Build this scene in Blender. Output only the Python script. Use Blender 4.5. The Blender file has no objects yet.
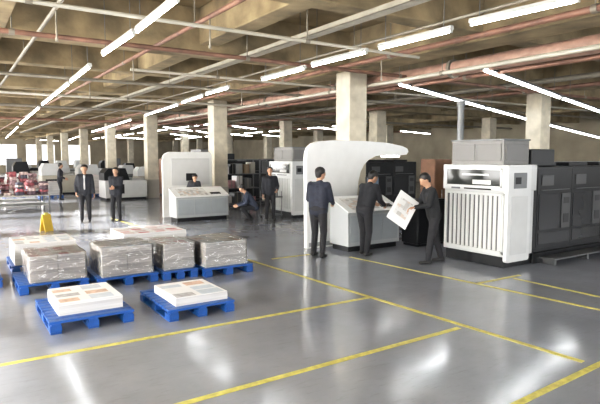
import bpy, bmesh, math, random
import numpy as np
from mathutils import Vector, Matrix, Euler
random.seed(7)
R=math.radians
scene=bpy.context.scene
COL=scene.collection
# ---------------------------------------------------------------- camera
F=530.0; HC=2.0; YAW=33.4; PITCH=4.85
cam_d=bpy.data.cameras.new("camera"); cam=bpy.data.objects.new("camera",cam_d); COL.objects.link(cam)
cam.location=(0,0,HC); cam.rotation_euler=(R(90-PITCH),0,R(-YAW)); cam_d.lens=F/600*36; cam_d.sensor_width=36
cam_d.clip_end=300; scene.camera=cam
RC=Euler((R(90-PITCH),0,R(-YAW))).to_matrix()
def survey(u,v,z=0.0):
    d=RC@Vector(((u-300)/F,-(v-202)/F,-1)); t=(z-HC)/d.z
    return Vector((d.x*t,d.y*t,z))
# ---------------------------------------------------------------- materials
MC={}
def pm(name,col,rough=0.5,metal=0.0,var=0.0,vs=4.0,bump=0.0,bs=20.0,emis=None,es=0,coat=0.0,stretch=None,spec=None):
    if name in MC: return MC[name]
    m=bpy.data.materials.new(name); m.use_nodes=True; nt=m.node_tree; b=nt.nodes["Principled BSDF"]
    b.inputs["Base Color"].default_value=(*col,1); b.inputs["Roughness"].default_value=rough; b.inputs["Metallic"].default_value=metal
    if spec is not None: b.inputs["Specular IOR Level"].default_value=spec
    if coat: b.inputs["Coat Weight"].default_value=coat
    tc=nt.nodes.new("ShaderNodeTexCoord"); src=tc.outputs["Object"]
    if stretch:
        mp=nt.nodes.new("ShaderNodeMapping"); mp.inputs["Scale"].default_value=stretch; nt.links.new(src,mp.inputs[0]); src=mp.outputs[0]
    n=nt.nodes.new("ShaderNodeTexNoise"); n.inputs["Scale"].default_value=vs; n.inputs["Detail"].default_value=5
    nt.links.new(src,n.inputs["Vector"])
    v=max(var,0.03)
    r=nt.nodes.new("ShaderNodeValToRGB"); r.color_ramp.elements[0].position=.3; r.color_ramp.elements[1].position=.7
    r.color_ramp.elements[0].color=tuple(c*(1-v) for c in col)+(1,); r.color_ramp.elements[1].color=tuple(min(1,c*(1+v)) for c in col)+(1,)
    nt.links.new(n.outputs["Fac"],r.inputs[0]); nt.links.new(r.outputs[0],b.inputs["Base Color"])
    if bump:
        n2=nt.nodes.new("ShaderNodeTexNoise"); n2.inputs["Scale"].default_value=bs; nt.links.new(src,n2.inputs["Vector"])
        bp=nt.nodes.new("ShaderNodeBump"); bp.inputs["Strength"].default_value=bump; bp.inputs["Distance"].default_value=.02
        nt.links.new(n2.outputs["Fac"],bp.inputs["Height"]); nt.links.new(bp.outputs[0],b.inputs["Normal"])
    if emis:
        b.inputs["Emission Color"].default_value=(*emis,1); b.inputs["Emission Strength"].default_value=es
    MC[name]=m; return m
def floor_mat():
    m=pm("polished_floor",(.30,.31,.33),.2); nt=m.node_tree; b=nt.nodes["Principled BSDF"]
    tc=nt.nodes.new("ShaderNodeTexCoord")
    n=nt.nodes.new("ShaderNodeTexNoise"); n.inputs["Scale"].default_value=.7; n.inputs["Detail"].default_value=7; n.inputs["Roughness"].default_value=.65; nt.links.new(tc.outputs["Object"],n.inputs["Vector"])
    r=nt.nodes.new("ShaderNodeValToRGB"); r.color_ramp.elements[0].position=.3; r.color_ramp.elements[1].position=.72
    r.color_ramp.elements[0].color=(.235,.25,.29,1); r.color_ramp.elements[1].color=(.325,.345,.39,1)
    nt.links.new(n.outputs["Fac"],r.inputs[0])
    mp=nt.nodes.new("ShaderNodeMapping"); mp.inputs["Scale"].default_value=(1.2,7,1); mp.inputs["Rotation"].default_value=(0,0,.5); nt.links.new(tc.outputs["Object"],mp.inputs[0])
    sc=nt.nodes.new("ShaderNodeTexNoise"); sc.inputs["Scale"].default_value=3; sc.inputs["Detail"].default_value=8; sc.inputs["Roughness"].default_value=.7; nt.links.new(mp.outputs[0],sc.inputs["Vector"])
    sr=nt.nodes.new("ShaderNodeMapRange"); sr.inputs[1].default_value=.55; sr.inputs[2].default_value=.75; sr.inputs[3].default_value=1.0; sr.inputs[4].default_value=.8; nt.links.new(sc.outputs["Fac"],sr.inputs[0])
    ml=nt.nodes.new("ShaderNodeMix"); ml.data_type='RGBA'; ml.blend_type='MULTIPLY'; ml.inputs[0].default_value=1
    nt.links.new(r.outputs[0],ml.inputs[6]); nt.links.new(sr.outputs[0],ml.inputs[7]); nt.links.new(ml.outputs[2],b.inputs["Base Color"])
    n2=nt.nodes.new("ShaderNodeTexNoise"); n2.inputs["Scale"].default_value=1.6; n2.inputs["Detail"].default_value=5; nt.links.new(tc.outputs["Object"],n2.inputs["Vector"])
    mr=nt.nodes.new("ShaderNodeMapRange"); mr.inputs[1].default_value=.3; mr.inputs[2].default_value=.7; mr.inputs[3].default_value=.10; mr.inputs[4].default_value=.20
    nt.links.new(n2.outputs["Fac"],mr.inputs[0]); nt.links.new(mr.outputs[0],b.inputs["Roughness"])
    n3=nt.nodes.new("ShaderNodeTexNoise"); n3.inputs["Scale"].default_value=2.0; nt.links.new(tc.outputs["Object"],n3.inputs["Vector"])
    bp=nt.nodes.new("ShaderNodeBump"); bp.inputs["Strength"].default_value=.08; bp.inputs["Distance"].default_value=.02
    nt.links.new(n3.outputs["Fac"],bp.inputs["Height"]); nt.links.new(bp.outputs[0],b.inputs["Normal"])
    b.inputs["Specular IOR Level"].default_value=1.0; b.inputs["IOR"].default_value=1.65
    return m
def print_mat(name,cols,scale=3.0,seed=0.0):
    if name in MC: return MC[name]
    m=pm(name,(.8,.8,.8),.35); nt=m.node_tree; b=nt.nodes["Principled BSDF"]
    tc=nt.nodes.new("ShaderNodeTexCoord"); mp=nt.nodes.new("ShaderNodeMapping"); mp.inputs["Location"].default_value=(seed,seed*1.7,seed); nt.links.new(tc.outputs["Object"],mp.inputs[0])
    v=nt.nodes.new("ShaderNodeTexVoronoi"); v.distance='CHEBYCHEV'; v.inputs["Scale"].default_value=scale; v.inputs["Randomness"].default_value=.5
    nt.links.new(mp.outputs[0],v.inputs["Vector"])
    s=nt.nodes.new("ShaderNodeSeparateColor"); nt.links.new(v.outputs["Color"],s.inputs[0])
    r=nt.nodes.new("ShaderNodeValToRGB"); r.color_ramp.interpolation='CONSTANT'
    r.color_ramp.elements[0].color=(*cols[0],1); r.color_ramp.elements[1].color=(*cols[1],1); r.color_ramp.elements[1].position=.35
    for i,c in enumerate(cols[2:]):
        e=r.color_ramp.elements.new(.35+.65*(i+1)/(len(cols)-1)); e.color=(*c,1)
    nt.links.new(s.outputs[0],r.inputs[0]); nt.links.new(r.outputs[0],b.inputs["Base Color"]); MC[name]=m; return m
def paper_edge(name,col,dark,zs=40,xs=1.5):
    m=pm(name,col,.45); nt=m.node_tree; b=nt.nodes["Principled BSDF"]
    tc=nt.nodes.new("ShaderNodeTexCoord"); mp=nt.nodes.new("ShaderNodeMapping"); mp.inputs["Scale"].default_value=(xs,xs,zs); nt.links.new(tc.outputs["Object"],mp.inputs[0])
    n=nt.nodes.new("ShaderNodeTexNoise"); n.inputs["Scale"].default_value=1; n.inputs["Detail"].default_value=3; nt.links.new(mp.outputs[0],n.inputs["Vector"])
    r=nt.nodes.new("ShaderNodeValToRGB"); r.color_ramp.elements[0].position=.3; r.color_ramp.elements[1].position=.65
    r.color_ramp.elements[0].color=(*dark,1); r.color_ramp.elements[1].color=(*col,1)
    nt.links.new(n.outputs["Fac"],r.inputs[0]); nt.links.new(r.outputs[0],b.inputs["Base Color"]); return m
def wrap_mat():
    m=bpy.data.materials.new("shrink_wrap"); m.use_nodes=True; nt=m.node_tree; nt.nodes.clear()
    o=nt.nodes.new("ShaderNodeOutputMaterial"); mx=nt.nodes.new("ShaderNodeMixShader"); t=nt.nodes.new("ShaderNodeBsdfTransparent"); p=nt.nodes.new("ShaderNodeBsdfGlossy")
    p.inputs["Color"].default_value=(1,1,1,1); p.inputs["Roughness"].default_value=.10
    fr=nt.nodes.new("ShaderNodeFresnel"); fr.inputs[0].default_value=1.5
    tc=nt.nodes.new("ShaderNodeTexCoord"); n=nt.nodes.new("ShaderNodeTexNoise"); n.inputs["Scale"].default_value=7; n.inputs["Detail"].default_value=2; n.inputs["Distortion"].default_value=.6
    nt.links.new(tc.outputs["Object"],n.inputs["Vector"]); bp=nt.nodes.new("ShaderNodeBump"); bp.inputs["Strength"].default_value=.8; bp.inputs["Distance"].default_value=.04
    nt.links.new(n.outputs["Fac"],bp.inputs["Height"]); nt.links.new(bp.outputs[0],p.inputs["Normal"]); nt.links.new(bp.outputs[0],fr.inputs["Normal"])
    ma=nt.nodes.new("ShaderNodeMath"); ma.operation='MULTIPLY_ADD'; ma.inputs[1].default_value=1.0; ma.inputs[2].default_value=.05; ma.use_clamp=True
    nt.links.new(fr.outputs[0],ma.inputs[0]); nt.links.new(ma.outputs[0],mx.inputs[0]); nt.links.new(t.outputs[0],mx.inputs[1]); nt.links.new(p.outputs[0],mx.inputs[2]); nt.links.new(mx.outputs[0],o.inputs[0])
    return m
def pane_mat(nm="daylight_pane",st=7.0,c=(1,.98,.95)):
    m=bpy.data.materials.new(nm); m.use_nodes=True; nt=m.node_tree; nt.nodes.clear()
    o=nt.nodes.new("ShaderNodeOutputMaterial"); a=nt.nodes.new("ShaderNodeAddShader"); t=nt.nodes.new("ShaderNodeBsdfTransparent"); e=nt.nodes.new("ShaderNodeEmission")
    e.inputs[0].default_value=(*c,1); e.inputs[1].default_value=st
    nt.links.new(t.outputs[0],a.inputs[0]); nt.links.new(e.outputs[0],a.inputs[1]); nt.links.new(a.outputs[0],o.inputs[0]); return m
M_floor=floor_mat()
M_ceil=pm("ceiling_concrete",(.33,.25,.135),.9,var=.38,vs=1.1,bump=.6,bs=5)
M_beam=pm("beam_concrete",(.31,.245,.145),.9,var=.42,vs=1.8,bump=.6,bs=7)
M_wall=pm("wall_plaster",(.40,.35,.26),.9,var=.15,vs=.8)
M_colm=pm("column_plaster",(.56,.51,.41),.8,var=.2,vs=2.5,bump=.2)
M_yel=pm("yellow_floor_paint",(.54,.49,.12),.4,var=.3,vs=12)
M_blue=pm("blue_plastic",(.010,.085,.33),.4,var=.12,vs=8)
M_white=pm("white_lacquer",(.86,.87,.86),.3,var=.02)
M_silver=pm("silver_white_metal",(.56,.57,.57),.3,var=.04)
M_lgrey=pm("light_grey_metal",(.38,.39,.39),.35,var=.05)
M_grey=pm("grey_metal",(.17,.175,.18),.4,.3,var=.1)
M_dark=pm("dark_metal",(.014,.015,.017),.3,.0,var=.2,spec=.2)
M_black=pm("black_plastic",(.010,.010,.012),.4)
M_alu=pm("aluminium",(.45,.45,.44),.35,.8,var=.08)
M_tray=pm("dull_galvanised",(.35,.32,.26),.75,.1,var=.15)
M_glass=pm("dark_window_glass",(.03,.033,.03),.08)
M_top=pm("mid_grey_cabinet",(.20,.195,.185),.4,var=.06)
M_topg=pm("cabinet_door_grey",(.15,.145,.14),.35)
M_beige=pm("beige_cabinet",(.38,.36,.30),.45,var=.06)
M_brown=pm("brown_cabinet",(.20,.10,.055),.5,var=.2)
M_pipe_red=pm("rusty_pipe",(.24,.13,.09),.5,var=.3)
M_pink=pm("faded_red_main",(.42,.27,.21),.5,var=.25)
M_pipe=pm("galvanised_pipe",(.26,.235,.19),.5,.2,var=.15)
M_pale=pm("pale_painted_pipe",(.48,.45,.38),.45,var=.1)
M_tube=pm("fluorescent_tube",(1,1,1),.4,emis=(.96,.99,1),es=30)
M_hous=pm("fixture_housing",(.5,.5,.48),.4)
M_screen=pm("screen_glow",(.1,.12,.15),.2,emis=(.3,.4,.5),es=.25)
M_sunblind=pm("added_sun_blind",(.6,.57,.5),.8)
M_paper=paper_edge("paper_edges_white",(.76,.76,.76),(.50,.49,.49),70,.6)
M_brownpaper=paper_edge("paper_edges_grey",(.66,.63,.61),(.38,.36,.345),45,.8)
M_wrap=wrap_mat(); M_pane=pane_mat(st=8.5); M_pane2=pane_mat("dim_daylight_pane",.45,(1,.97,.92)); M_pane3=pane_mat("near_fill_pane",2.9,(.97,.99,1))  # third pane material glows in the added near-wall windows
M_sheet=pm("sheet_white",(.80,.80,.80),.4)
PRG=[pm("print_grey",(.40,.40,.42),.4,var=.3,vs=14),pm("print_terracotta",(.58,.40,.31),.4,var=.3,vs=14),pm("print_blue_grey",(.50,.56,.63),.4,var=.1,vs=14)]
PRR=[pm("print_red",(.46,.10,.12),.4,var=.3,vs=14),pm("print_pink",(.62,.36,.38),.4,var=.2,vs=14),pm("print_rose",(.62,.50,.50),.4,var=.1,vs=14)]
M_pr3=print_mat("printed_sheet_art",[(.74,.74,.73),(.58,.57,.56),(.66,.56,.49),(.48,.47,.46),(.7,.68,.66)],12,4.4)
# ---------------------------------------------------------------- mesh builder
class MB:
    def __init__(s): s.v=[]; s.f=[]; s.m=[]; s.sm=[]
    def add(s,vs,fs,m=0,smooth=False):
        o=len(s.v); s.v+= [tuple(v) for v in vs]
        for f in fs: s.f.append([i+o for i in f]); s.m.append(m); s.sm.append(smooth)
    def box(s,x0,x1,y0,y1,z0,z1,m=0,bev=0.0,mat=None):
        t=bmesh.new(); bmesh.ops.create_cube(t,size=1,matrix=Matrix.Translation(((x0+x1)/2,(y0+y1)/2,(z0+z1)/2))@Matrix.Diagonal((abs(x1-x0),abs(y1-y0),abs(z1-z0),1)))
        if bev: bmesh.ops.bevel(t,geom=t.edges[:],offset=bev,segments=2,affect='EDGES',profile=.5)
        if mat is not None: bmesh.ops.transform(t,matrix=mat,verts=t.verts[:])
        t.verts.index_update(); s.add([v.co[:] for v in t.verts],[[v.index for v in f.verts] for f in t.faces],m); t.free(); return s
    def cap(s,p0,p1,r0,r1,m=0,seg=10,flat=False):
        p0=Vector(p0);p1=Vector(p1); a=p1-p0; L=a.length
        if L<1e-6: a=Vector((0,0,1)); 
        a=a.normalized(); q=a.to_track_quat('Z','Y').to_matrix()
        if flat: prof=[(0,r0),(L,r1)]
        else:
            k=4; prof=[(-r0*math.cos(i/k*math.pi/2),r0*math.sin(i/k*math.pi/2)) for i in range(1,k+1)]+[(L+r1*math.sin(i/k*math.pi/2),r1*math.cos(i/k*math.pi/2)) for i in range(0,k)]
        vs=[]; fs=[]
        for (z,r) in prof:
            for j in range(seg):
                th=2*math.pi*j/seg; vs.append(p0+q@Vector((r*math.cos(th),r*math.sin(th),z)))
        n=len(prof)
        for i in range(n-1):
            for j in range(seg):
                fs.append([i*seg+j,i*seg+(j+1)%seg,(i+1)*seg+(j+1)%seg,(i+1)*seg+j])
        if flat:
            s.add(vs,fs,m,True); s.add(vs[:seg],[list(range(seg))[::-1]],m); s.add(vs[-seg:],[list(range(seg))],m)
        else:
            vs.append(p0-a*r0); vs.append(p1+a*r1)
            for j in range(seg):
                fs.append([len(vs)-2,(j+1)%seg,j]); fs.append([len(vs)-1,(n-1)*seg+j,(n-1)*seg+(j+1)%seg])
            s.add(vs,fs,m,True)
        return s
    def cyl(s,p0,p1,r,m=0,seg=12,r1=None): return s.cap(p0,p1,r,r if r1 is None else r1,m,seg,True)
    def prism(s,pts,axis,a0,a1,m=0):
        def P(p,a): return (p[0],a,p[1]) if axis=='y' else ((a,p[0],p[1]) if axis=='x' else (p[0],p[1],a))
        n=len(pts); vs=[P(p,a0) for p in pts]+[P(p,a1) for p in pts]
        s.add(vs,[[i,(i+1)%n,n+(i+1)%n,n+i] for i in range(n)]+[list(range(n))[::-1],[n+i for i in range(n)]],m); return s
    def mesh(s,name,mats):
        me=bpy.data.meshes.new(name); me.from_pydata(s.v,[],s.f)
        for mt in mats: me.materials.append(mt)
        me.polygons.foreach_set("material_index",s.m); me.polygons.foreach_set("use_smooth",s.sm)
        bm=bmesh.new(); bm.from_mesh(me); bmesh.ops.recalc_face_normals(bm,faces=bm.faces[:]); bm.to_mesh(me); bm.free()
        me.update(); return me
def thing(name,label,cat,loc=(0,0,0),rz=0,group=None,rot=None):
    e=bpy.data.objects.new(name,None); e.empty_display_size=.1; COL.objects.link(e); e.location=loc; e.rotation_euler=rot if rot is not None else (0,0,rz)
    e["label"]=label; e["category"]=cat
    if group: e["group"]=group
    return e
def part(mb,name,mats,parent,label=None,loc=None):
    if not isinstance(mats,(list,tuple)): mats=[mats]
    o=bpy.data.objects.new(name,mb.mesh(name,mats) if isinstance(mb,MB) else mb); COL.objects.link(o)
    if parent is not None: o.parent=parent
    if loc is not None: o.location=loc
    if label: o["label"]=label
    return o
def solo(mb,name,mats,label,cat,loc=(0,0,0),rz=0,group=None,rot=None):
    o=part(mb,name,mats,None,None,loc); o.rotation_euler=rot if rot is not None else (0,0,rz); o["label"]=label; o["category"]=cat
    if group: o["group"]=group
    return o
def struct(mb,name,mats):
    o=part(mb,name,mats,None); o["kind"]="structure"; return o
def rrect(x0,x1,z0,z1,r,n=4):
    pts=[]
    for (cx_,cz_,a0) in ((x1-r,z1-r,0),(x0+r,z1-r,90),(x0+r,z0+r,180),(x1-r,z0+r,270)):
        for i in range(n+1):
            a=R(a0+90*i/n); pts.append((cx_+r*math.cos(a),cz_+r*math.sin(a)))
    return pts
# ---------------------------------------------------------------- room shell
X0,X1,Y0,Y1,ZC=-6.0,32.0,-5.0,76.0,4.9
struct(MB().box(X0-.2,X1+.2,Y0-.2,Y1+.2,-.2,0),"floor",M_floor)
struct(MB().box(X0-.2,X1+.2,Y0-.2,Y1+.2,ZC,ZC+.2),"ceiling",M_ceil)
struct(MB().box(X1,X1+.2,Y0,Y1,0,ZC),"wall_right",M_wall)
wl=MB(); wl.box(X0-.2,X0,Y0,Y1,0,.9).box(X0-.2,X0,Y0,Y1,3.7,ZC)
prev=Y0; wn=0
for i in range(18):
    a=-3.5+4.3*i; b=a+3.5
    wl.box(X0-.2,X0,prev,a,.9,3.7); prev=b
    wn+=1
    w=MB(); w.box(X0-.12,X0-.11,a,b,.9,3.7,0)
    for k in range(3): 
        y=a+(b-a)*k/2; w.box(X0-.15,X0-.05,y-.03,y+.03,.9,3.7,1)
    w.box(X0-.15,X0-.05,a,b,2.7,2.76,1)
    if i<4: w.box(X0-.16,X0-.155,a,b,2.15,3.7,2)  # unseen blinds, added to keep the sun patches short on the floor
    struct(w,"window_%d"%wn,[M_pane,M_alu,M_sunblind])
wl.box(X0-.2,X0,prev,Y1,.9,3.7); struct(wl,"wall_left",M_wall)
wf=MB(); wf.box(X0,X1,Y1,Y1+.2,0,1.0).box(X0,X1,Y1,Y1+.2,3.6,ZC); prev=X0
for i in range(5):
    a=-5+4.4*i; b=a+3.4; wf.box(prev,a,Y1,Y1+.2,1.0,3.6); prev=b; wn+=1
    w=MB(); w.box(a,b,Y1+.1,Y1+.11,1.0,3.6,0)
    for k in range(3):
        x=a+(b-a)*k/2; w.box(x-.03,x+.03,Y1+.05,Y1+.15,1,3.6,1)
    struct(w,"window_%d"%wn,[M_pane2,M_alu])
wf.box(prev,X1,Y1,Y1+.2,1.0,3.6); struct(wf,"wall_far",M_wall)
wq=MB(); wq.box(X0,X1,Y0-.2,Y0,0,1.0).box(X0,X1,Y0-.2,Y0,3.7,ZC); prev=X0
for i in range(8):  # unseen glowing windows behind the camera, added to light front faces
    a=-5+4.5*i; b=a+3.6; wq.box(prev,a,Y0-.2,Y0,1.0,3.7); prev=b; wn+=1
    w=MB(); w.box(a,b,Y0-.12,Y0-.11,1.0,3.7,0)
    for k in range(3):
        x=a+(b-a)*k/2; w.box(x-.03,x+.03,Y0-.15,Y0-.05,1,3.7,1)
    struct(w,"window_%d"%wn,[M_pane3,M_alu])
wq.box(prev,X1,Y0-.2,Y0,1.0,3.7); struct(wq,"wall_near",M_wall)
cx=[.5,8.3,16.1,23.9]; cy=[2.5+7.8*i for i in range(9)]
tn=0
for x in cx:
    tn+=1; struct(MB().box(x-.35,x+.35,Y0,Y1,4.05,ZC,0,.02),"trim_%d"%tn,M_beam)
y=2.5-3.9
while y<Y1-1:
    big=min(abs(y-c) for c in cy)<.1
    tn+=1; struct(MB().box(X0,X1,y-(.35 if big else .2),y+(.35 if big else .2),4.06 if big else 4.18,ZC-.001,0,.02),"trim_%d"%tn,M_beam); y+=3.9
for x in (4.4,12.2,20.0):
    tn+=1; struct(MB().box(x-.2,x+.2,Y0,Y1,4.20,ZC-.002,0,.02),"trim_%d"%tn,M_beam)
# columns
cm=MB().box(-.27,.27,-.27,.27,0,4.049,0,.02).mesh("shaft",[M_colm]); cb=MB().box(-.285,.285,-.285,.285,0,.9,0,.01).mesh("painted_base",[pm("column_base_paint",(.40,.38,.33),.6)])
for x in cx:
    for y in cy:
        if y<9 or x<1: continue
        t=thing("concrete_column","square painted concrete column standing on the polished floor","column",(x,y,0),group="hall columns")
        part(cm,"shaft",M_colm,t); part(cb,"base_band",M_colm,t)
# ---------------------------------------------------------------- floor lines
LW=.034
def fl(p,q):
    p=Vector(p[:2]); q=Vector(q[:2]); d=q-p
    solo(MB().box(0,d.length,-LW,LW,0,.004),"floor_line",M_yel,"thin worn yellow safety line painted on the grey floor","floor marking",(p.x,p.y,0),math.atan2(d.y,d.x),group="yellow floor lines")
a=survey(255,262); b=survey(583,362); d=(b-a).normalized(); fl(b,a-d*9)
a=survey(350,257); b=survey(600,310); d=(b-a).normalized(); fl(a,b+d*1.0)
a=survey(182,404); b=survey(459,328); d=(b-a).normalized(); fl(a-d*.6,b)
a=survey(517,404); b=survey(600,364); d=(b-a).normalized(); fl(a-d*.8,b+d*2)
fl((-.5,5.74),(4.98,5.66))
fl((6.85,5.35),(8.0,5.35)); fl((5.2,8.9),(6.1,8.9)); fl((5.2,12.6),(5.8,12.6)); fl((-.5,7.95),(.4,7.95)); fl((7.7,3.0),(7.7,5.25))
# ---------------------------------------------------------------- pallets
def pallet(x0,x1,y0,y1,label):
    wx=x1-x0; wy=y1-y0
    t=thing("plastic_pallet",label,"pallet",(x0,y0,0),group="blue pallets")
    d=MB(); n=9
    for i in range(n):
        a=wy*i/n; d.box(0,wx,a+.006,a+wy/n-.012,.115,.145,0,.004)
    for k in range(3):
        c=[.07,wx/2,wx-.07][k]; d.box(c-.05,c+.05,0,wy,.095,.116,0)
    part(d,"deck",M_blue,t)
    bm_=MB().box(-.065,.065,-.075,.075,.022,.096,0,.008).mesh("block",[M_blue])
    for i in range(3):
        for j in range(3):
            part(bm_,"block",M_blue,t,loc=([.068,wx/2,wx-.068][i],[.078,wy/2,wy-.078][j],0))
    rm=MB().box(-.06,.06,0,wy,0,.0225,0,.004).mesh("runner",[M_blue])
    for i in range(3): part(rm,"runner",M_blue,t,loc=([.068,wx/2,wx-.068][i],0,0))
def stack(x0,x1,y0,y1,z0,h,label,edge,cover,wrap=True,jit=.003,lh=.045,nb=(2,2)):
    t=thing("paper_stack",label,"paper stack",(x0,y0,z0),group="printed paper stacks")
    wx=x1-x0; wy=y1-y0; b=MB(); n=max(3,int(h/lh)); g=.003
    for i in range(n):
        for a in range(nb[0]):
            for c in range(nb[1]):
                jx=random.uniform(-jit,jit); jy=random.uniform(-jit,jit)
                b.box(wx*a/nb[0]+g+jx,wx*(a+1)/nb[0]-g+jx,wy*c/nb[1]+g+jy,wy*(c+1)/nb[1]-g+jy,h*i/n,h*(i+1)/n-.001,0)
    part(b,"sheet_pile",edge,t)
    c=MB()
    for a in range(nb[0]):
        for d in range(nb[1]):
            bx,by=wx*a/nb[0],wy*d/nb[1]; sx_,sy_=wx/nb[0],wy/nb[1]
            c.box(bx+.006,bx+sx_-.006,by+.006,by+sy_-.006,h-.002,h+.004,0)
            m_,k_=(2,3) if nb==(1,1) else (2,2)
            for p in range(m_):
                for q in range(k_):
                    if random.random()<(.8 if cover is PRG else .95):
                        px=bx+.02+(sx_-.04)*p/m_; py=by+.02+(sy_-.04)*q/k_
                        ww=(sx_-.04)/m_*random.uniform(.6,.92); hh=(sy_-.04)/k_*random.uniform(.5,.92)
                        c.box(px+.008,px+.008+ww,py+.008,py+.008+hh,h+.003,h+.0052,random.choice((1,2,3,3)))
    part(c,"cover_sheets",[M_sheet]+cover,t,"printed top sheets")
    if wrap:
        bm=bmesh.new(); bmesh.ops.create_cube(bm,size=1); bmesh.ops.subdivide_edges(bm,edges=bm.edges[:],cuts=5,use_grid_fill=True)
        for v in bm.verts:
            co=v.co; jitn=random.uniform(-.002,.005)
            v.co=Vector((wx/2+co.x*(wx+.03)+(jitn if abs(co.x)>.49 else 0),wy/2+co.y*(wy+.03)+(jitn if abs(co.y)>.49 else 0),(co.z+.5)*(h+.02)+(0 if co.z<-.49 else jitn)))
        for f in [f for f in bm.faces if f.calc_center_median().z<.002]: bm.faces.remove(f)
        me=bpy.data.meshes.new("plastic_wrap"); bm.to_mesh(me); bm.free(); me.materials.append(M_wrap)
        part(me,"plastic_wrap",M_wrap,t,"clear shrink wrap")
    return t
PZ=.146
pallet(.85,1.8,6.4,7.6,"blue plastic pallet carrying a low stack of loose printed sheets")
stack(.98,1.72,6.60,7.44,PZ,.145,"low unwrapped stack of white printed sheets on a blue pallet",M_paper,PRG,False,.0015,.012,(1,1))
pallet(2.13,3.02,6.12,7.3,"blue plastic pallet carrying a thin stack of printed sheets")
stack(2.26,2.97,6.23,7.07,PZ,.10,"thin unwrapped stack of printed sheets on a blue pallet",M_paper,PRG,False,.0015,.012,(1,1))
pallet(.75,1.72,8.5,9.6,"blue plastic pallet under a shrink-wrapped paper block")
stack(.9,1.68,8.56,9.35,PZ,.39,"shrink-wrapped grey block of printed paper on a blue pallet",M_brownpaper,PRR)
pallet(1.8,2.74,8.3,9.45,"blue plastic pallet under a tall shrink-wrapped paper block")
stack(1.88,2.66,8.38,9.2,PZ,.45,"shrink-wrapped block of magazines with pale covers on a blue pallet",M_brownpaper,PRG)
pallet(2.8,3.4,8.25,9.3,"narrow blue plastic pallet under a shrink-wrapped paper block")
stack(2.85,3.36,8.35,9.2,PZ,.42,"shrink-wrapped magazine block with red printed covers on top",M_brownpaper,PRR,nb=(1,2))
pallet(3.46,4.36,8.1,9.25,"blue plastic pallet under a shrink-wrapped paper block beside the yellow line")
stack(3.5,4.26,8.18,9.1,PZ,.41,"shrink-wrapped grey magazine block beside the yellow floor line",M_brownpaper,PRG)
pallet(2.6,3.95,10.0,11.1,"blue plastic pallet under a wide white paper stack")
stack(2.66,3.9,10.05,11.05,PZ,.40,"wide low stack of white paper on a blue pallet",M_paper,PRR,False)
pallet(.8,1.9,10.1,11.2,"blue plastic pallet under a white paper stack")
stack(.85,1.85,10.15,11.1,PZ,.36,"low stack of white paper behind the wrapped blocks",M_paper,PRG,False)
pallet(-.55,.6,9.2,10.3,"blue plastic pallet under a flat white paper stack")
stack(-.5,.55,9.25,10.25,PZ,.30,"flat stack of white sheets on a blue pallet",M_paper,PRR,False)
# ---------------------------------------------------------------- inspection booth and console
def booth(loc,label):
    t=thing("inspection_booth",label,"inspection booth",loc)
    pts=[(0,0),(-.01,1.2),(-.02,1.95),(.0,2.10),(.05,2.21),(.14,2.29),(.3,2.34),(.7,2.37),(1.6,2.37),(2.3,2.34),(2.8,2.27),(2.98,2.21),(3.02,2.13),(2.96,2.06),(2.7,2.04),(2.2,2.05),(1.95,2.02),(1.75,1.94),(1.6,1.82),(1.5,1.66),(1.44,1.45),(1.40,1.1),(1.38,.7),(1.36,0)]
    part(MB().prism(pts,'y',0,.12),"curved_panel",M_white,t,"glossy white upright panel flaring into a flat canopy")
    part(MB().box(.05,1.31,-.012,0,.03,.12,0,.003),"kick_plate",M_lgrey,t)
    part(MB().box(.2,1.2,.12,.32,0,.25,0,.01),"foot_frame",M_lgrey,t)
    part(MB().box(2.2,2.75,.02,.1,2.0,2.035,0,.004),"canopy_lamp",pm("canopy_lamp_glow",(1,1,1),.4,emis=(1,1,.97),es=6),t)
def console(loc,w,label,mon=True,hs=1.0):
    t=thing("control_console",label,"control console",loc)
    pr=[(0,.12),(.02,.80*hs),(0,.84*hs),(.62,1.10*hs),(.66,1.08*hs),(.66,.12)]
    part(MB().prism(pr,'x',0,w),"cabinet",pm("console_grey",(.42,.44,.45),.3),t)
    part(MB().box(.04,w-.04,.06,.6,0,.12),"plinth",M_dark,t)
    fr=MB()
    for i in range(3): fr.box(.05+i*(w-.1)/3,.03+(i+1)*(w-.1)/3,-.008,.01,.2,.76*hs,0,.004)
    part(fr,"front_doors",pm("console_front",(.34,.37,.39),.35,var=.05),t)
    th=math.atan2(.26*hs,.62); mt=Matrix.Translation((0,0,.845*hs))@Matrix.Rotation(th,4,'X')
    part(MB().box(-.03,w+.03,-.03,.70,0,.025,0,.006,mt),"desk_top",M_white,t)
    part(MB().box(.15,w*.62,.06,.58,.026,.03,0,0,mt),"proof_sheet",M_pr3,t,"printed proof lying on desk")
    k=MB()
    for i in range(10):
        for j in range(3): k.box(w*.68+i*.035,w*.68+i*.035+.025,.1+j*.05,.135+j*.05,.026,.034,0,0,mt)
    part(k,"key_row",M_dark,t)
    if mon:
        m=MB().cyl((w-.3,.6,1.03),(w-.3,.6,1.3),.02).box(w-.5,w-.12,.56,.6,1.25,1.55,0,.01)
        part(m,"monitor",M_black,t); part(MB().box(w-.48,w-.14,.553,.561,1.275,1.53),"screen",M_screen,t)
booth((6.45,9.5,0),"tall white curved inspection booth behind the control console")
console((6.9,8.62,0),1.45,"grey press control console with slanted white desk top")
t=thing("inspection_booth","upright off-white booth panel with rounded corner behind the distant console","inspection booth",(5.85,17.1,0))
pts=[(0,0),(0,1.85),(.03,2.03),(.10,2.12),(.24,2.17),(1.66,2.17),(1.74,2.12),(1.76,2.0),(1.76,0)]
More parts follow.
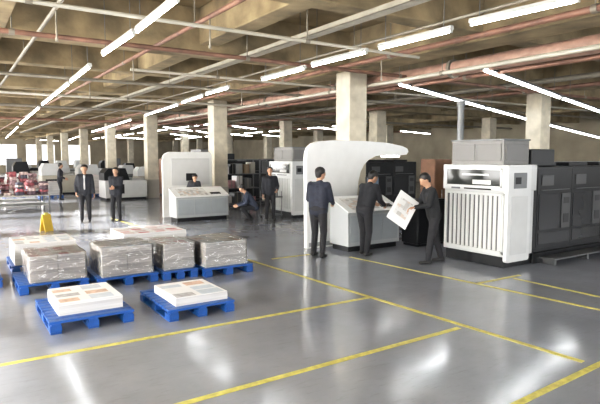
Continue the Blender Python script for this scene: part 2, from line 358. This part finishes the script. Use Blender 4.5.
part(MB().prism(pts,'y',0,.10),"curved_panel",pm("offwhite_panel",(.74,.74,.71),.35),t); part(MB().box(.3,1.66,-.012,.0,1.05,1.95,0,.006),"viewing_board",pm("pale_back_panel",(.60,.60,.59),.4),t,"pale grey viewing board")
part(MB().box(.8,1.15,-.03,-.012,1.2,1.45,0,.006),"display",M_black,t)
part(MB().box(.2,1.5,.10,.32,0,.25,0,.01),"foot_frame",M_lgrey,t)
console((5.75,15.6,0),1.75,"light grey control console in front of the distant booth",False,.9)
# ---------------------------------------------------------------- press
M_door=pm("unit_door_dark",(.022,.023,.026),.25,.0,spec=.25)
M_fit=pm("fitting_dark_grey",(.06,.062,.065),.4)
def press(loc,label,units=5,D=1.42):
    t=thing("printing_press",label,"printing press",loc)
    part(MB().box(.03,.85,.05,D-.05,0,.2,0,.01),"base_frame",M_dark,t)
    part(MB().box(.02,.85,.02,D,.2,1.4,0,.006),"delivery_housing",M_silver,t)
    s=MB(); s.box(-.005,.03,.06,D-.10,.28,1.34,1)
    n=12
    for i in range(n):
        y=.08+(D-.21)*i/n; s.box(-.025,.0,y,y+(D-.21)/n*.66,.31,1.30,0,.004)
    s.box(-.03,.0,.03,D-.07,1.30,1.35,0,.004).box(-.03,.0,.03,D-.07,.25,.31,0,.004).box(-.03,0,.03,.07,.25,1.35,0).box(-.03,0,D-.11,D-.07,.25,1.35,0)
    part(s,"louvre_guard",[pm("louvre_white",(.60,.61,.60),.35),pm("louvre_gap",(.06,.065,.07),.5)],t,"wide pale vertical slats of the delivery guard")
    part(MB().box(-.03,.9,0,D,1.38,1.86,0,.01),"delivery_hood",M_silver,t)
    g=MB().box(-.038,-.028,.10,D-.10,1.46,1.78,0)
    g.box(-.045,-.03,.08,D-.08,1.77,1.80,1).box(-.045,-.03,.08,D-.08,1.45,1.475,1).box(-.045,-.03,.08,.105,1.45,1.80,1).box(-.045,-.03,D-.105,D-.08,1.45,1.80,1).box(-.042,-.03,.35,.95,1.66,1.69,1).box(-.05,-.03,.3,.7,1.5,1.58,1)
    part(g,"inspection_window",[M_glass,M_alu],t,"dark recessed inspection window")
    part(MB().box(-.045,-.03,.3,.9,1.40,1.425,1,.003).box(-.045,-.03,1.0,1.2,1.395,1.43,0),"button_strip",[M_grey,M_dark],t)
    part(MB().prism(rrect(-.05,.62,.12,1.86,.05,4),'y',-.07,.0),"side_fender",pm("fender_white",(.64,.65,.65),.28),t,"light squarish side cover")
    part(MB().box(.04,.53,-.078,-.07,.25,1.30,0,.006),"fender_panel",M_silver,t)
    part(MB().box(.10,.48,-.08,-.07,1.44,1.72,0,.006).box(.14,.3,-.085,-.08,1.52,1.64,1),"control_panel",[M_grey,M_dark],t)
    part(MB().box(.1,.85,.15,D-.1,1.861,2.30,0,.006),"top_cabinet",M_top,t)
    f=MB()
    for i in range(2): f.box(.085,.101,.2+i*.58,.73+i*.58,1.93,2.24,0,.006)
    f.box(.16,.8,.135,.151,1.93,2.24,0,.004)
    part(f,"cabinet_doors",M_topg,t); part(MB().box(.08,.87,.13,D-.08,2.3,2.33,0,.006),"cabinet_lid",M_grey,t)
    part(MB().box(.95,1.7,.15,D-.2,1.82,2.15,0,.02),"drive_box",M_dark,t)
    L=1.0+units*1.15
    part(MB().box(.85,L,.02,D-.02,.2,1.82,0,.01),"press_body",M_dark,t,"long dark rectangular press body")
    for i in range(units):
        x=.95+i*1.15
        u=part(MB().box(x+.005,x+1.145,.01,.03,.28,1.78,0,.002),"printing_unit_cover",M_dark,t)
        part(MB().box(x+.06,x+.74,-.002,.012,.62,1.30,0,.002),"unit_door",M_door,u)
        part(MB().box(x+.06,x+1.09,-.002,.012,.34,.56,0,.002),"lower_flap",M_door,u)
        part(MB().box(x+.80,x+1.09,-.010,.012,.62,1.30,0,.004).box(x+.85,x+1.04,-.016,-.01,1.1,1.22,1).box(x+.85,x+1.04,-.016,-.01,.72,.9,1),"service_panel",[M_fit,M_black],u)
        part(MB().box(x+.12,x+.5,-.006,.012,1.46,1.66,0,.004),"unit_display",M_fit,u)
        part(MB().cyl((x+.1,-.03,1.38),(x+1.0,-.03,1.38),.008).cyl((x+.12,-.03,1.38),(x+.12,0.015,1.38),.006).cyl((x+.98,-.03,1.38),(x+.98,0.015,1.38),.006),"handrail",M_grey,u)
        part(MB().box(x+.2,x+.9,.2,D-.25,1.82,1.90,0,.01),"top_guard",M_dark,u)
    part(MB().box(.85,L,-.0,D,0,.2,0,.01),"machine_bed",M_dark,t)
    fb=MB().box(1.0,L,-.35,-.04,.10,.13,0,.004)
    for i in range(units+1): fb.box(1.05+i*1.12,1.11+i*1.12,-.32,-.08,0,.10,0)
    part(fb,"footboard",pm("tread_plate",(.13,.135,.14),.4,.5,var=.1),t,"dull tread-plate walkway")
    return t
press((8.2,5.8,0),"large offset press with pale louvred delivery end and dark body")
press((9.2,14.4,0),"offset printing press with white delivery end standing further back",4)
press((8.9,21.2,0),"distant offset printing press beside the column row",4)
def cabinet(loc,w,d,h,mat,label,cat="cabinet",doors=2,name="storage_cabinet",rz=0,group=None):
    t=thing(name,label,cat,loc,rz,group)
    part(MB().box(0,w,0,d,.06,h,0,.012),"body",mat,t); part(MB().box(.03,w-.03,.03,d-.03,0,.06),"plinth",M_dark,t)
    for i in range(doors):
        a=w*i/doors; p=part(MB().box(a+.012,a+w/doors-.012,-.015,0,.1,h-.04,0,.004),"door",mat,t)
        part(MB().cyl((a+w/doors-.06,-.035,h*.5),(a+w/doors-.06,-.035,h*.62),.008).cyl((a+w/doors-.06,-.035,h*.56),(a+w/doors-.06,-.01,h*.56),.006),"handle",M_alu,p)
cabinet((9.75,8.9,0),.6,.45,1.95,M_brown,"tall brown steel cabinet between booth and press")
cabinet((10.4,8.9,0),.9,.45,1.8,M_grey,"grey electrical cabinet standing beside the press")
cabinet((8.6,8.3,0),.9,.5,1.05,M_dark,"low dark tool cabinet between console and press")
# ---------------------------------------------------------------- tables, racks, small items
def table(loc,w,d,h,top,label):
    t=thing("work_table",label,"table",loc)
    part(MB().box(0,w,0,d,h-.04,h,0,.006),"table_top",top,t)
    lm=MB().box(-.025,.025,-.025,.025,0,h-.04).mesh("leg",[M_grey])
    for x in (.05,w-.05):
        for y in (.05,d-.05): part(lm,"leg",M_grey,t,loc=(x,y,0))
    part(MB().box(.05,w-.05,.05,d-.05,.2,.23),"lower_shelf",M_lgrey,t)
M_tab=pm("table_offwhite",(.40,.39,.37),.5)
M_carton=pm("carton_brown",(.33,.24,.15),.8,var=.1)
rackm=[M_carton,M_sheet,PRR[1],M_dark,M_grey,M_beige,M_lgrey]
def rack(loc,w,label,d=.6,h=1.9):
    t=thing("storage_rack",label,"shelf rack",loc,group="distant storage racks")
    for x in (.02,w-.02):
        for y in (.02,d-.02): part(MB().box(x-.02,x+.02,y-.02,y+.02,0,h),"post",M_grey,t)
    for z in (.12,.72,1.3,h-.03): part(MB().box(0,w,0,d,z,z+.03),"shelf",M_grey,t)
    for z in (.15,.75,1.33):
        x=.06
        while x<w-.3:
            ww=random.uniform(.16,.38); hh=random.uniform(.15,.5)
            if x+ww>w-.05: break
            solo(MB().box(0,ww,0,d-.14,0,hh,0,.008).box(ww*.45,ww*.55,-.001,d-.139,.0,hh+.001,1),"storage_box",[random.choice(rackm),M_beige],"small storage box standing on a rack shelf","box",(loc[0]+x,loc[1]+.07,z),group="boxes on storage racks")
            x+=ww+random.uniform(.02,.12)
table((-.9,21.6,0),4.0,1.5,.6,M_tab,"long sorting table heaped with pink, red and dark bundles")
table((-.9,24.0,0),4.0,1.5,.72,M_tab,"long sorting table heaped with pink, red and dark bundles")
cols=[(.38,.12,.14),(.45,.26,.29),(.52,.40,.39),(.12,.08,.10),(.45,.38,.36),(.30,.10,.11),(.08,.08,.11),(.42,.30,.33)]
def bundles(x0,y0,z0,nx,ny,layers,keep=.6):
    zt={}
    for l in range(layers):
        for i in range(nx):
            for j in range(ny):
                if l>0 and (random.random()>keep or zt.get((i,j),None) is None): 
                    zt[(i,j)]=None; continue
                z=zt.get((i,j),z0); h=random.uniform(.05,.16); c=random.randrange(8)
                mt=pm("bundle_colour_%d"%c,cols[c],.7,var=.6,vs=9)
                bm=bmesh.new(); bmesh.ops.create_cube(bm,size=1); bmesh.ops.subdivide_edges(bm,edges=bm.edges[:],cuts=3,use_grid_fill=True)
                wx=random.uniform(.24,.35); wy=random.uniform(.28,.40)
                for v in bm.verts:
                    c_=v.co; s_=1-.2*abs(c_.x*c_.y)*4-.12*max(0,c_.z)
                    v.co=Vector((c_.x*wx*s_+random.uniform(-.012,.012),c_.y*wy*s_+random.uniform(-.012,.012),max(0,min(h,h*(c_.z+.5)+(random.uniform(-.02,.0) if 0<c_.z else 0)))))
                for f in bm.faces: f.smooth=True
                me=bpy.data.meshes.new("printed_bundle"); bm.to_mesh(me); bm.free(); me.materials.append(mt)
                solo(me,"printed_bundle",[mt],"loose flat bundle of pink, red or dark material on table","bundle",(x0+i*.40,y0+j*.45,z),random.uniform(-.1,.1),group="bundles on sorting tables")
                zt[(i,j)]=z+h
bundles(-.3,21.9,.6,9,3,5,.78); bundles(-.3,24.3,.72,9,3,6,.84)
t=thing("caution_sign","small upright yellow folding caution stand near the sorting table","sign",(2.1,15.6,0),R(30))
for s in (-1,1):
    mt=Matrix.Rotation(s*R(13),4,'X')
    part(MB().box(-.13,.13,-.012,.012,.005,.48,0,.008,Matrix.Translation((0,s*.11,0))@mt),"sign_leaf",pm("yellow_plastic",(.60,.42,.05),.4),t)
part(MB().box(-.06,.06,-.02,.02,.44,.51,0,.01),"carry_handle",M_yel,t)
table((6.95,18.2,0),1.3,.7,.85,M_lgrey,"grey worktable beside the distant booth")
solo(MB().box(0,.5,0,.4,0,.35,0,.01).box(.02,.48,.18,.22,.345,.356,1),"carton",[M_carton,M_beige],"brown cardboard carton on the grey worktable","box",(7.05,18.3,.85))
solo(MB().box(0,.4,0,.4,0,.25,0,.01).box(.02,.38,.18,.22,.245,.256,1),"carton",[M_carton,M_beige],"small cardboard carton on the grey worktable","box",(7.7,18.3,.85))
rack((8.9,19.2,0),1.8,"steel rack crowded with boxes standing behind the worktable")
rack((11.0,19.2,0),1.2,"narrow steel rack crowded with boxes between the presses")
t=thing("ink_trolley","small dark ink trolley with tins beside the distant press","trolley",(8.35,14.6,0))
part(MB().box(0,.6,0,.45,.12,.15),"shelf",M_grey,t); part(MB().box(0,.6,0,.45,.7,.73),"shelf",M_grey,t)
for x in (.03,.57):
    for y in (.03,.42): part(MB().cyl((x,y,.05),(x,y,.9),.012),"post",M_grey,t); part(MB().cyl((x-.015,y,.04),(x+.015,y,.04),.04),"wheel",M_black,t)
for i in range(3): part(MB().cyl((.12+i*.18,.22,.73),(.12+i*.18,.22,.88),.075),"ink_tin",[M_alu],t)
# ---------------------------------------------------------------- far machines and stacks
def farmachine(loc,w,d,h,k):
    t=thing("finishing_machine","distant %s bindery machine with hood and feed table"%["grey","pale","beige"][k],"machine",loc,group="distant bindery machines")
    mt=[M_grey,M_silver,M_beige][k]
    part(MB().box(0,w,0,d,.1,h*.62,0,.03),"body",mt,t); part(MB().box(.05,w-.05,.05,d-.05,0,.1),"plinth",M_dark,t)
    pts=[(0,h*.62),(0,h*.85),(w*.1,h),(w*.5,h),(w*.6,h*.62)]
    part(MB().prism(pts,'y',.1,d-.1),"hood",M_dark if k==1 else M_silver,t)
    part(MB().box(w*.65,w*.95,.1,d-.1,h*.62,h*.68,0,.01),"feed_table",M_alu,t)
    part(MB().box(w*.1,w*.45,-.01,0,h*.2,h*.5,0,.005),"access_door",M_dark,t)
k=0
for (x,y) in [(10.6,24.6),(13.6,24.5),(18,20),(19,25),(10,29),(13,30),(18,32),(10,37),(20,38),(13.5,38),(10.5,46),(18,47),(26,30),(27,22),(25.8,14),(19,12.5),(5.6,44),(10,54),(5.8,58),(18,58),(1.5,50),(2.2,62),(4.0,36.5),(6.0,38.5),(6.0,31.5),(3.0,34.0),(9.2,31.2),(9.2,34.7),(13.2,27.2),(12.6,33.5),(16.9,36),(.6,38),(.8,43),(4,47),(5.9,25.2),(4.0,30.6),(6.3,41)]:
    farmachine((x,y,0),1.3+random.random()*.7,1.0+random.random()*.4,1.2+random.random()*.6,k%3); k+=1
for (x,y) in [(9.3,27.3),(9.4,39.5),(17.2,23.2),(15.9,28.2),(3.4,43.4)]:
    cabinet((x,y,0),1.0,.5,1.9,[M_lgrey,M_brown,M_grey][k%3],"tall steel cabinet standing between distant columns",group="distant cabinets"); k+=1
fs=0
for (x,y) in [(3.6,28),(2.2,30.5),(6.2,35),(3,39.3),(5,48.6),(2,45),(12.9,19.4),(14.2,19.5),(.6,28),(1.5,35.8),(5.5,28.0),(6.9,28.2),(3.3,32.3)]:
    pallet(x,x+1.0,y,y+1.1,"blue plastic pallet in the distant aisle")
    stack(x+.05,x+.95,y+.05,y+1.05,PZ,random.uniform(.4,1.0),"distant pallet load of printed paper",M_paper if fs%3==0 else M_brownpaper,PRR,False,lh=.12); fs+=1
# ---------------------------------------------------------------- light fixtures
def fixture(p0,p1,n=1,wid=.08):
    p0=Vector(p0);p1=Vector(p1)
    for k in range(n):
        g=.004 if wid>.1 else .015
        a=p0.lerp(p1,k/n+ (g if n>1 else 0)); b=p0.lerp(p1,(k+1)/n-(g if n>1 else 0))
        d=b-a; L=d.length; q=d.normalized().to_track_quat('X','Z').to_euler()
        t=thing("tube_light","suspended fluorescent tube light fixture, lit","light fixture",(a+b)/2,group="fluorescent tube lights",rot=q)
        h=L/2
        part(MB().prism([(-wid*.5,.022),(wid*.5,.022),(wid*.35,.075),(-wid*.35,.075)],'x',-h,h),"housing",M_hous if wid<.1 else M_grey,t)
        part(MB().cyl((-h+.03,0,.0),(h-.03,0,.0),.017 if wid<.1 else .024,seg=8).box(-h+.005,-h+.03,-.02,.02,-.02,.03,1).box(h-.03,h-.005,-.02,.02,-.02,.03,1),"tube",[M_tube,M_hous],t)
        zi=t.rotation_euler.to_matrix().inverted()
        for s in (-.8,.8):
            base=Vector((s*h,0,.07)); wpos=(a+b)/2+t.rotation_euler.to_matrix()@base
            top=zi@(Vector((wpos.x,wpos.y,4.9))-(a+b)/2)
            part(MB().cyl(base,top,.006,seg=5),"hanging_wire",M_grey,t)
ZL=3.7
def seg(a,b,z=ZL,z2=None,n=1,wid=.08):
    p,q=survey(a[0],a[1],z),survey(b[0],b[1],z if z2 is None else z2)
    if max(p.y,q.y)>74 or max(p.x,q.x)>31: return
    fixture(p,q,n,wid)
for a,b in [((178,0),(137,32)),((134,34),(103,55)),((90,67),(71,82)),((69,84),(42,105)),((39,108),(20,124)),((18,127),(6,138)),
            ((262,80),(305,69)),((312,66),(367,52.5)),((379,49),(452,31)),((470,25),(580,0)),
            ((229,88),(206,94.5)),((203,96),(182,103)),((178,105),(145,115.5)),((131,120),(92,132)),((83,135),(66,141)),
            ((163,127),(192,131)),((228,134),(252,136)),((262,135),(285,137)),((112,137),(146,139)),((320,128),(350,131)),((150,123),(131,129)),((170,134),(200,137)),((400,131),(430,134)),
            ((40,140),(58,141)),((196,131),(215,134)),((232,126),(256,129))]:
    seg(a,b)
fixture((2.1,2.6,ZL),(2.1,5.0,ZL)); fixture((5.8,-1.5,ZL),(5.8,2.6,ZL),2); fixture((-1.8,2,ZL),(-1.8,9,ZL),3); fixture((-1.8,10,ZL),(-1.8,20,ZL),4)  # out-of-frame fixtures, added for more light on the floor
fixture((9.5,1,ZL),(9.5,4.4,ZL),2); fixture((12.0,26,3.8),(12.0,56,3.8),8); fixture((19,22,3.8),(19,52,3.8),8)  # the two long rows are added to brighten the far background
seg((397,84),(540,123),3.7,3.25,2,.16); seg((542,123.5),(612,141),3.23,2.85,1,.16)
seg((483,70),(560,98),3.7,3.5,1,.16); seg((562,98.5),(620,119),3.5,3.3,1,.16)
# ---------------------------------------------------------------- pipes
def pipe(p0,p1,r,mat,label="ceiling pipe with clamps hanging under the beams",drops=()):
    t=thing("ceiling_pipe",label,"pipe"); p0=Vector(p0);p1=Vector(p1)
    part(MB().cyl(p0,p1,r),"tube_run",mat,t)
    L=(p1-p0).length; n=max(2,min(12,int(L/3.9))); d=(p1-p0).normalized()
    for i in range(n):
        q=p0+d*(3.9*(i+.5))
        if (q-p0).length>L-.1: break
        part(MB().cyl(q-d*.04,q+d*.04,r*1.25).cyl(q,Vector((q.x,q.y,4.9)),.01,seg=6),"clamp_hanger",M_pipe,t)
    for k in drops:
        q=p0+d*k; part(MB().cyl(q,q-Vector((0,0,.45)),.012).cyl(q-Vector((0,0,.40)),q-Vector((0,0,.45)),.02),"sprinkler_drop",M_pipe,t)
pipe((9.0,-2,3.86),(9.0,40,3.86),.16,M_pink,"thick faded red fire main hanging under the beams")
pipe((8.66,-2,3.74),(8.66,30,3.74),.045,M_pale,"thin pale conduit running beside the fire main")
pipe((9.4,-2,3.72),(9.4,30,3.72),.05,M_pipe_red)
pipe((7.2,-2,3.95),(7.2,40,3.95),.05,M_pipe_red,"rusty water pipe hanging under the beams",(10,16))
pipe((6.3,-2,4.02),(6.3,30,4.02),.022,M_pipe,"thin grey conduit under the beams")
pipe((3.2,-2,4.0),(3.2,60,4.0),.035,M_pipe_red,"thin rusty sprinkler pipe under the beams",(9.2,13,17))
pipe((1.3,-2,4.02),(1.3,60,4.02),.03,M_pipe,drops=(10,))
pipe((12.9,0,3.95),(12.9,40,3.95),.07,M_pipe)
pipe((14.5,0,3.95),(14.5,40,3.95),.06,M_pipe_red,"rusty sprinkler pipe further across the hall")
for y,x0,x1,r,mt in ((7.0,-5,7.2,.028,M_pale),(9.0,-5,30,.04,M_pipe_red),(11.2,3.2,30,.03,M_pale),(13.2,-5,30,.04,M_pipe),(17,-5,9,.04,M_pale),(21,-5,30,.05,M_pipe),(28,-5,30,.06,M_pipe_red)):
    zz=3.80 if y!=9.0 else 3.84
    pipe((x0,y,zz),(x1,y,zz),r,mt,"cross-running pipe suspended below the beams")
t=thing("cable_tray","long galvanised cable tray hung below the ceiling beams","cable tray")
m=MB().box(5.0,5.2,-2,50,3.98,3.99).box(5.0,5.01,-2,50,3.98,4.06).box(5.19,5.2,-2,50,3.98,4.06); part(m,"tray",M_tray,t)
part(MB().cyl((5.1,-2,4.01),(5.1,50,4.01),.02),"cable",M_black,t)
t=thing("extraction_duct","short grey extraction stack standing on the press top cabinet","duct",(8.40,7.02,2.331))
part(MB().cyl((0,0,0),(0,0,.72),.065),"duct_pipe",M_grey,t); part(MB().cyl((0,0,.66),(0,0,.76),.085),"duct_cowl",M_grey,t)
# ---------------------------------------------------------------- people
def ik(a,b,l1,l2,pole):
    a=Vector(a);b=Vector(b); d=b-a; L=min(d.length,(l1+l2)*.999); n=d.normalized(); b=a+n*L
    x=(l1*l1-l2*l2+L*L)/(2*L); h=math.sqrt(max(0,l1*l1-x*x)); p=Vector(pole); p=(p-n*p.dot(n))
    p=p.normalized() if p.length>1e-4 else Vector((1,0,0)); return a+n*x+p*h,b
SK=pm("skin",(.50,.30,.20),.5); M_eye=pm("eye_dark",(.03,.02,.015),.3); M_lip=pm("lips",(.4,.16,.13),.5); M_hair=pm("black_hair",(.012,.010,.010),.45); M_shoe=pm("black_shoes",(.015,.014,.014),.35)
def remeshed(caps,name,mat,vox,smooth=2):
    mb=MB()
    for c in caps: mb.cap(*c,seg=14)
    me=mb.mesh(name+"_src",[mat]); o=bpy.data.objects.new("tmp",me); COL.objects.link(o)
    r=o.modifiers.new("r","REMESH"); r.mode='VOXEL'; r.voxel_size=vox; r.use_smooth_shade=True
    s=o.modifiers.new("s","SMOOTH"); s.factor=.5; s.iterations=smooth
    bpy.context.view_layer.update(); dg=bpy.context.evaluated_depsgraph_get()
    out=bpy.data.meshes.new_from_object(o.evaluated_get(dg)); out.name=name; bpy.data.objects.remove(o); bpy.data.meshes.remove(me)
    out.materials.clear(); out.materials.append(mat)
    for p in out.polygons: p.use_smooth=True
    return out
def person(label,loc,yaw,lean=0,side=0,wl=(-.25,.12,.85),wr=(.25,.12,.85),al=(-.11,0,.08),ar=(.11,0,.08),hz=.90,hyaw=0,hpitch=0,vox=.016,
           jc=(.02,.022,.03),tc=(.018,.018,.022),hair="short",scale=1.0,hipo=(0,0),palmL=None,palmR=None,long_coat=False,pl=(-.5,-1,-.3),pr=(.5,-1,-.3),shirt=False):
    loc=Vector(loc)
    t=thing("person",label,"person",loc,rz=-R(yaw)); t.scale=(scale,)*3
    hipc=Vector((hipo[0],hipo[1],hz))
    RT=Matrix.Rotation(-R(lean),3,'X')@Matrix.Rotation(R(side),3,'Y')
    def U(x,y,z): return hipc+RT@Vector((x,y,z-.90))
    shL=U(-.175,0,1.385); shR=U(.175,0,1.385); nb=U(0,-.01,1.42); nt_=U(0,.015,1.52)
    HR=RT@Matrix.Rotation(-R(hyaw),3,'Z')@Matrix.Rotation(-R(hpitch),3,'X')
    def Hh(x,y,z): return nt_+HR@Vector((x,y,z))
    elL,wL=ik(shL,wl,.285,.255,pl); elR,wR=ik(shR,wr,.285,.255,pr)
    hL=hipc+Vector((-.09,0,0)); hR=hipc+Vector((.09,0,0))
    kL,aL=ik(hL,al,.42,.41,(-.05,1,0)); kR,aR=ik(hR,ar,.42,.41,(.05,1,0))
    body=[(nb-Vector((0,0,.05)),nt_+Vector((0,0,.03)),.06,.053),(Hh(0,-.012,.115),Hh(0,.02,.10),.088,.082),(Hh(0,-.03,.09),Hh(0,0,.04),.08,.06),(Hh(0,.038,.012),Hh(0,.03,.07),.045,.062),
          (Hh(0,.095,.085),Hh(0,.112,.05),.010,.016),(Hh(-.085,-.005,.085),Hh(-.083,-.003,.045),.018,.012),(Hh(.085,-.005,.085),Hh(.083,-.003,.045),.018,.012),(Hh(0,.07,.012),Hh(0,.068,.018),.025,.03),
          (shL,elL,.05,.04),(elL,wL,.038,.026),(shR,elR,.05,.04),(elR,wR,.038,.026),(U(-.1,0,1.33),U(-.08,0,.95),.09,.09),(U(.1,0,1.33),U(.08,0,.95),.09,.09),
          (hL,kL,.08,.055),(kL,aL,.055,.04),(hR,kR,.08,.055),(kR,aR,.055,.04),(shL,shR,.05,.05)]
    bme=remeshed(body,"body",SK,vox)
    ex=MB()
    for s in (-1,1):
        ex.cap(Hh(s*.034,.096,.080),Hh(s*.038,.094,.080),.0065,.006,1,8); ex.cap(Hh(s*.024,.1005,.098),Hh(s*.046,.095,.100),.003,.003,3,6)
    ex.cap(Hh(-.02,.101,.022),Hh(.02,.101,.022),.005,.005,2,6)
    for (e,wv,sd,pn) in ((elL,wL,-1,palmL),(elR,wR,1,palmR)):
        d=(wv-e).normalized(); n=Vector(pn) if pn is not None else Vector((-sd,0,0)); n=(n-d*n.dot(d)).normalized(); s=d.cross(n).normalized()
        fw=Vector((0,1,.3)); s=s if s.dot(fw)>0 else -s
        for i,o_ in enumerate((-.03,-.01,.01,.03)):
            kn=wv+d*(.085-.004*abs(i-2))+s*o_; ex.cap(wv+s*o_*.6,kn,.016,.0125,0,8)
            l=(.036,.042,.045,.04)[i]; d1=(d*math.cos(.45)+n*math.sin(.45)); d2=(d*math.cos(1.05)+n*math.sin(1.05)); d3=(d*math.cos(1.6)+n*math.sin(1.6))
            a1=kn+d1*l; a2=a1+d2*l*.7; ex.cap(kn,a1,.0105,.0095,0,7); ex.cap(a1,a2,.0095,.0085,0,7); ex.cap(a2,a2+d3*l*.5,.0085,.007,0,7)
        th=wv+d*.03+s*.035; ex.cap(wv+d*.015+s*.015,th,.016,.012,0,7); ex.cap(th,th+(d*.7+s*.7+n*.3).normalized()*.035,.012,.010,0,7); ex.cap(th+(d*.7+s*.7+n*.3).normalized()*.035,th+(d*.7+s*.7+n*.3).normalized()*.035+(d+n*.6).normalized()*.025,.010,.008,0,7)
    exm=ex.mesh("ex",[SK,M_eye,M_lip,M_hair])
    bm=bmesh.new(); bm.from_mesh(bme); bm.from_mesh(exm); bm.to_mesh(bme); bm.free()
    bme.materials.clear()
    for m_ in (SK,M_eye,M_lip,M_hair): bme.materials.append(m_)
    part(bme,"body",SK,t)
    hc=[(Hh(0,-.03,.135),Hh(0,-.005,.142),.09,.080),(Hh(0,-.045,.09),Hh(0,-.04,.05),.083,.068),(Hh(-.03,-.03,.135),Hh(.03,-.03,.135),.082,.082)]
    if hair=="long": hc+=[(Hh(-.05,-.05,.08),Hh(-.05,-.06,-.08),.06,.04),(Hh(.05,-.05,.08),Hh(.05,-.06,-.08),.06,.04),(Hh(0,-.07,.05),Hh(0,-.08,-.1),.06,.045)]
    part(remeshed(hc,"hair",M_hair,vox),"hair",M_hair,t)
    JM=pm("jacket_%d_%d_%d"%tuple(int(c*1000) for c in jc),jc,.8,var=.25,vs=12,bump=.4,bs=14); TM=pm("trousers_%d_%d_%d"%tuple(int(c*1000) for c in tc),tc,.85,var=.2,vs=12,bump=.3,bs=12)
    hem=.86 if not long_coat else .62
    jk=[(U(-.105,.005,1.33),U(-.085,.005,hem+.03),.112,.108),(U(.105,.005,1.33),U(.085,.005,hem+.03),.112,.108),(U(0,.02,1.30),U(0,.02,hem+.03),.125,.118),
        (U(-.13,-.01,1.385),U(.13,-.01,1.385),.07,.07),(nb+RT@Vector((-.02,0,-.03)),nb+RT@Vector((.02,0,.005)),.078,.07),
        (shL,elL,.074,.058),(elL,elL.lerp(wL,.93),.056,.042),(shR,elR,.074,.058),(elR,elR.lerp(wR,.93),.056,.042)]
    part(remeshed(jk,"jacket",JM,vox),"jacket",JM,t)
    if shirt: part(remeshed([(U(0,.105,1.40),U(0,.125,1.0),.04,.03)],"shirt_front",pm("shirt_white",(.45,.45,.46),.7),vox),"shirt_front",SK,t,"pale shirt front")
    tr=[(hL,kL,.098,.07),(kL,kL.lerp(aL,.96),.068,.056),(hR,kR,.098,.07),(kR,kR.lerp(aR,.96),.068,.056),(hL+Vector((0,0,.04)),hR+Vector((0,0,.04)),.105,.105)]
    part(remeshed(tr,"trousers",TM,vox),"trousers",TM,t)
    for a in (aL,aR):
        b=Vector((a.x,a.y,0))
        sh=[(a+Vector((0,-.02,-.01)),b+Vector((0,-.04,.045)),.045,.042),(b+Vector((0,-.035,.042)),b+Vector((0,.15,.034)),.040,.033)]
        part(remeshed(sh,"shoe",M_shoe,max(.012,vox*.7)),"shoe",M_shoe,t)
    return t
p=survey(318,257); person("person in dark navy jacket and dark trousers standing at the console",p,62,lean=4,wl=(-.18,.30,1.02),wr=(.16,.33,1.02),hyaw=22,hpitch=14,scale=1.04,jc=(.020,.024,.042),al=(-.12,.05,.08),ar=(.12,-.06,.08))
p=survey(365,255); person("person in black jacket leaning over the control console",p,80,lean=17,hipo=(0,-.03),wl=(-.2,.50,1.02),wr=(.15,.42,.99),hyaw=10,hpitch=22,scale=1.02,jc=(.014,.015,.02),al=(-.12,.06,.08),ar=(.12,-.1,.08))
pe=survey(432,263); E=person("person in black jacket holding up a printed sheet",pe,-62,lean=12,hipo=(0,-.02),wl=(-.20,.42,1.08),wr=(.2,.40,.98),hyaw=0,hpitch=22,jc=(.014,.015,.018),al=(-.12,.12,.08),ar=(.13,-.22,.08),scale=1.0,palmL=(0,0,-1),palmR=(0,0,1))
FAR=.024
p=survey(86,222); person("person in open black suit standing upright with arms down",p,195,wl=(-.26,.06,.84),wr=(.24,.10,.9),vox=FAR,scale=1.02,hpitch=4,shirt=True)
p=survey(117,221); person("person with long dark hair in black clothes, hands clasped",p,215,wl=(-.04,.24,1.08),wr=(.06,.22,1.1),vox=FAR,hair="long",scale=.97)
p=survey(270,221); person("person in dark clothing standing beside the distant press",p,200,wl=(-.2,.2,1.0),wr=(.24,.08,.86),vox=FAR,scale=.98)
p=survey(251,221); person("person in dark blue jacket crouching near the worktable",p,290,lean=35,hz=.45,hipo=(0,-.15),wl=(-.15,.42,.5),wr=(.15,.42,.5),vox=FAR,al=(-.12,.05,.08),ar=(.12,-.02,.08),jc=(.03,.04,.07))
person("person in grey jacket bending over behind the distant console",(6.75,16.72,0),185,lean=20,wl=(-.2,.3,.98),wr=(.2,.3,.98),vox=FAR,jc=(.06,.06,.07),scale=.85)
for (x,y,yw,c) in ((4.2,26.6,100,(.03,.03,.04)),(12.1,27.6,230,(.12,.05,.05)),(11.6,17.6,190,(.05,.05,.06))):
    person("distant worker in dark clothes standing in the aisle",(x,y,0),yw,lean=5,wl=(-.2,.25,1.0),wr=(.2,.25,1.0),vox=.035,jc=c)
o=solo(MB().box(-.22,.22,-.003,.003,-.31,.31,0).box(-.15,.13,-.0045,-.003,-.15,.20,1),"printed_sheet",[M_sheet,M_pr3],"white printed sheet with faint picture held by the operator","paper sheet")
hd=(-math.sin(R(62)),math.cos(R(62)))
o.location=(pe.x+hd[0]*.58,pe.y+hd[1]*.58,1.02)
o.rotation_euler=Euler((R(-18),R(35),R(-25)),'XYZ')
# ---------------------------------------------------------------- lights / world
sd=bpy.data.lights.new("sun","SUN"); sd.energy=26; sd.angle=R(2.5); sd.color=(1,.96,.90)
so=bpy.data.objects.new("sun",sd); COL.objects.link(so); so.rotation_euler=Vector((1,-.3,-.33)).to_track_quat('-Z','Y').to_euler()
w=bpy.data.worlds.new("world"); scene.world=w; w.use_nodes=True; w.node_tree.nodes["Background"].inputs[0].default_value=(.85,.9,1,1); w.node_tree.nodes["Background"].inputs[1].default_value=.8
vs=scene.view_settings; vs.view_transform='Standard'; vs.exposure=.05
vs.use_curve_mapping=True
c=vs.curve_mapping.curves[3]; c.points.new(.22,.195); c.points.new(.70,.72); vs.curve_mapping.update()
